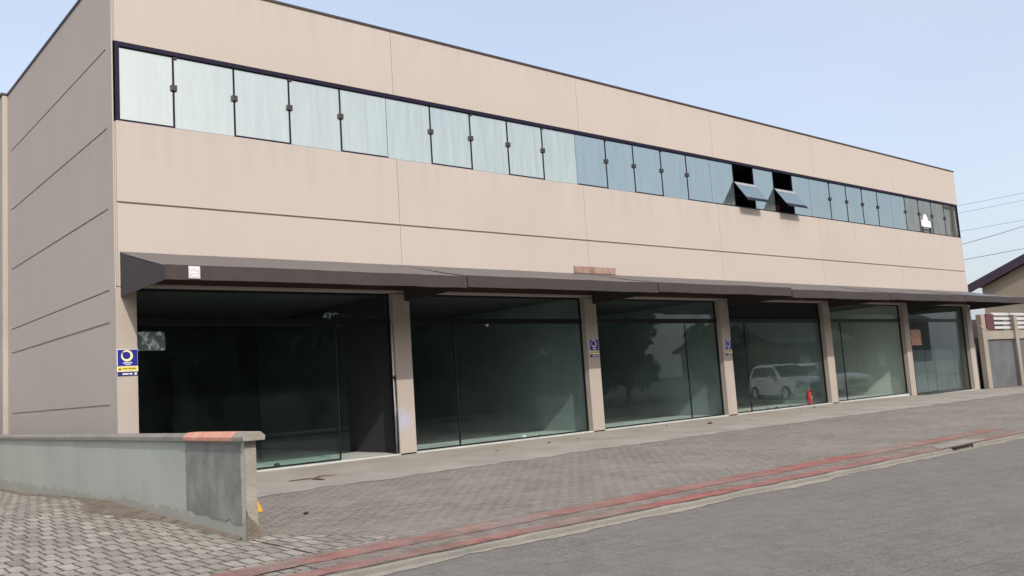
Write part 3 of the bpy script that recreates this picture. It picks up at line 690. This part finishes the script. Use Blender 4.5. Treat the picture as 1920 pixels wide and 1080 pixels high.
# ------------------------------------------------------------------ the other side of the street (mirrored in the glass)
tag(sheet('pavement', 'concrete', rng(-60, 90, 2), lambda x: -21.5, lambda x: -18.2, 2, lambda x, y: -.14), kind='structure')
def house(x0, x1, y0, y1, ze, zr, wall, label, rx):
    t = thing('street_house', label, 'house', ((x0 + x1) / 2, (y0 + y1) / 2, -.2), 0, 'houses across the street'); ym = (y0 + y1) / 2
    MB().prism([(x0, y0, -.4), (x0, y1, -.4), (x0, y1, ze), (x0, ym, zr), (x0, y0, ze)], (x1 - x0, 0, 0)).build('wall', wall, t)
    for s_, e in ((1, y1 + .6), (-1, y0 - .6)):
        zz = ze - .6 * (zr - ze) / (y1 - ym)
        MB().prism([(x0 - .5, ym, zr + .02), (x0 - .5, e, zz), (x0 - .5, e, zz + .14), (x0 - .5, ym, zr + .16)], (x1 - x0 + 1, 0, 0)).build('roof', 'greyroof', t)
    for x in rx:
        f = MB().box(x, x + 1.5, y1 + .005, y1 + .06, .9, 2.1).build('window', 'white', t); MB().box(x + .08, x + 1.42, y1 + .062, y1 + .075, .98, 2.02).build('pane', 'shopglass', f)
    f = MB().box(x0 + .8, x0 + 1.8, y1 + .005, y1 + .07, -.2, 2.1).build('door', 'maroon', t)
    return t
house(57, 70, -33, -24, 3.4, 5.6, 'cream', 'cream house with tiled roof farther along across the street', (61, 65))
house(76, 92, -38, -27, 5.5, 8.0, 'greywall', 'tall grey house at the far end across the street', (80, 86))
tag(MB().box(-12, 31, -23.7, -23.5, -.4, 1.9).build('garden_wall', 'mossy'), 'dark mossy garden wall with trees behind across the street', 'wall')
TL = ['tree across the street behind the dark garden wall', 'tree across the street near the houses']
spots = [(x_ + random.uniform(-.6, .6), -27.5 - 2.2 * (i_ % 2) + random.uniform(-.6, .6), random.uniform(8.5, 10), 3.6) for i_, x_ in enumerate(range(-10, 45, 3))]
spots += [(-3, -34, 11, 4), (8, -34, 11, 4), (3, -33, 10, 4), (14, -34, 11, 4)]
spots += [(49, -36, 6.5, 3.4), (73, -30, 8, 4), (54, -27, 5.5, 2.6)]
for i, (x, y, h, r) in enumerate(spots):
    tree((x, y, -.2), h, r, .8, 3200, 'leaf' if i % 3 else 'leaf2', TL[0] if x < 46 else TL[1], 'trees across the street', seed=20 + i, leaf=.40)

# ------------------------------------------------------------------ white SUV parked nose-in, seen mirrored in the shop glass
car = thing('parked_suv', 'white suv parked nose towards the shopfronts, mirrored in their glass', 'car', (31.6, -7.0, -.2), R(118))
def loft(secs):
    m = MB(); n = len(secs[0]); pts = [p for s_ in secs for p in s_]
    m.poly(pts, [(i * n + j, (i + 1) * n + j, (i + 1) * n + (j + 1) % n, i * n + (j + 1) % n) for i in range(len(secs) - 1) for j in range(n)] + [tuple(range(n)), tuple((len(secs) - 1) * n + j for j in range(n))[::-1]])
    return m
prof = [(-2.15, .42, .98, .80), (-2.10, .34, 1.05, .86), (-1.2, .30, 1.06, .90), (0, .28, 1.05, .91), (.9, .28, 1.05, .90), (1.3, .30, 1.02, .88), (2.0, .34, .92, .84), (2.18, .42, .80, .74)]
secs = [[(x, -w, z0), (x, -w * 1.0, (z0 + z1) / 2), (x, -w * .95, z1), (x, w * .95, z1), (x, w, (z0 + z1) / 2), (x, w, z0)] for x, z0, z1, w in prof]
loft(secs).build('body', 'carwhite', car, local=True, bevel=.03)
cab = [(-2.10, 1.05, .80, 1.04), (-1.80, 1.56, .66, 1.04), (-1.45, 1.66, .62, 1.04), (-.35, 1.66, .62, 1.04), (-.02, 1.58, .64, 1.04), (.80, 1.08, .78, 1.02)]
loft([[(x, -.84, zb), (x, -w, zt), (x, w, zt), (x, .84, zb)] for x, zt, w, zb in cab]).build('cabin', 'carwhite', car, local=True)
for sy in (-1, 1):
    m = MB()
    for xa, xb in ((-1.75, -1.05), (-.97, -.42), (-.34, .18)):
        tx = .0
        m.prism([(xa, sy * .835, 1.12), (xb + (.34 if xb > .1 else 0), sy * .835, 1.12), (xb - (.12 if xb > .1 else 0), sy * .69, 1.53), (xa + (.08 if xa < -1.5 else 0), sy * .69, 1.53)], (0, sy * .012, 0))
    m.build('side_window', 'black', car, local=True)
MB().prism([(.76, -.70, 1.12), (.76, .70, 1.12), (.03, .60, 1.565), (.03, -.60, 1.565)], (.02, 0, .014)).build('windscreen', 'black', car, local=True)
MB().box(2.16, 2.22, -.5, .5, .52, .76).build('grille', 'black', car, local=True)
for sy in (-1, 1):
    MB().box(2.02, 2.19, sy * .72 - .13, sy * .72 + .13, .66, .82).build('headlight', 'white', car, local=True, bevel=.03)
    MB().box(.32, .50, sy * .98 - .1, sy * .98 + .1, 1.02, 1.16).build('side_mirror', 'carwhite', car, local=True, bevel=.03)
    for wx in (-1.35, 1.38):
        w_ = MB().tube([(wx, sy * .70, .34), (wx, sy * .925, .34)], .345, 24).build('wheel', 'black', car, local=True)
        MB().tube([(wx, sy * .91, .34), (wx, sy * .935, .34)], .21, 16).build('rim', 'offwhite', w_, local=True)

# a second car standing beyond it: the same body, copied with all its parts
car2 = car.copy(); COL.objects.link(car2); car2.location = (36.2, -7.6, -.22); car2.rotation_euler = (0, 0, R(112))
car2['label'] = 'second white car parked farther along beyond the nose-in suv'
for ch in list(car.children):
    c = ch.copy(); COL.objects.link(c); c.parent = car2
    for g in ch.children:
        d = g.copy(); COL.objects.link(d); d.parent = c

# dark red chair seen through the second open window
ch_ = thing('red_chair', 'dark red chair with pale wooden legs just inside the second open upper window', 'chair', (21.0, .75, 5.4))
MB().box(20.75, 21.25, .50, .56, 5.95, 6.62).build('backrest', 'chairred', ch_, bevel=.02)
MB().box(20.74, 21.26, .56, 1.02, 5.82, 5.92).build('seat', 'chairred', ch_, bevel=.02)
for x in (20.77, 21.23):
    for y in (.53, .98): MB().box(x - .022, x + .022, y - .022, y + .022, 5.4, 6.42 if y < .6 else 5.82).build('leg', 'wood', ch_)
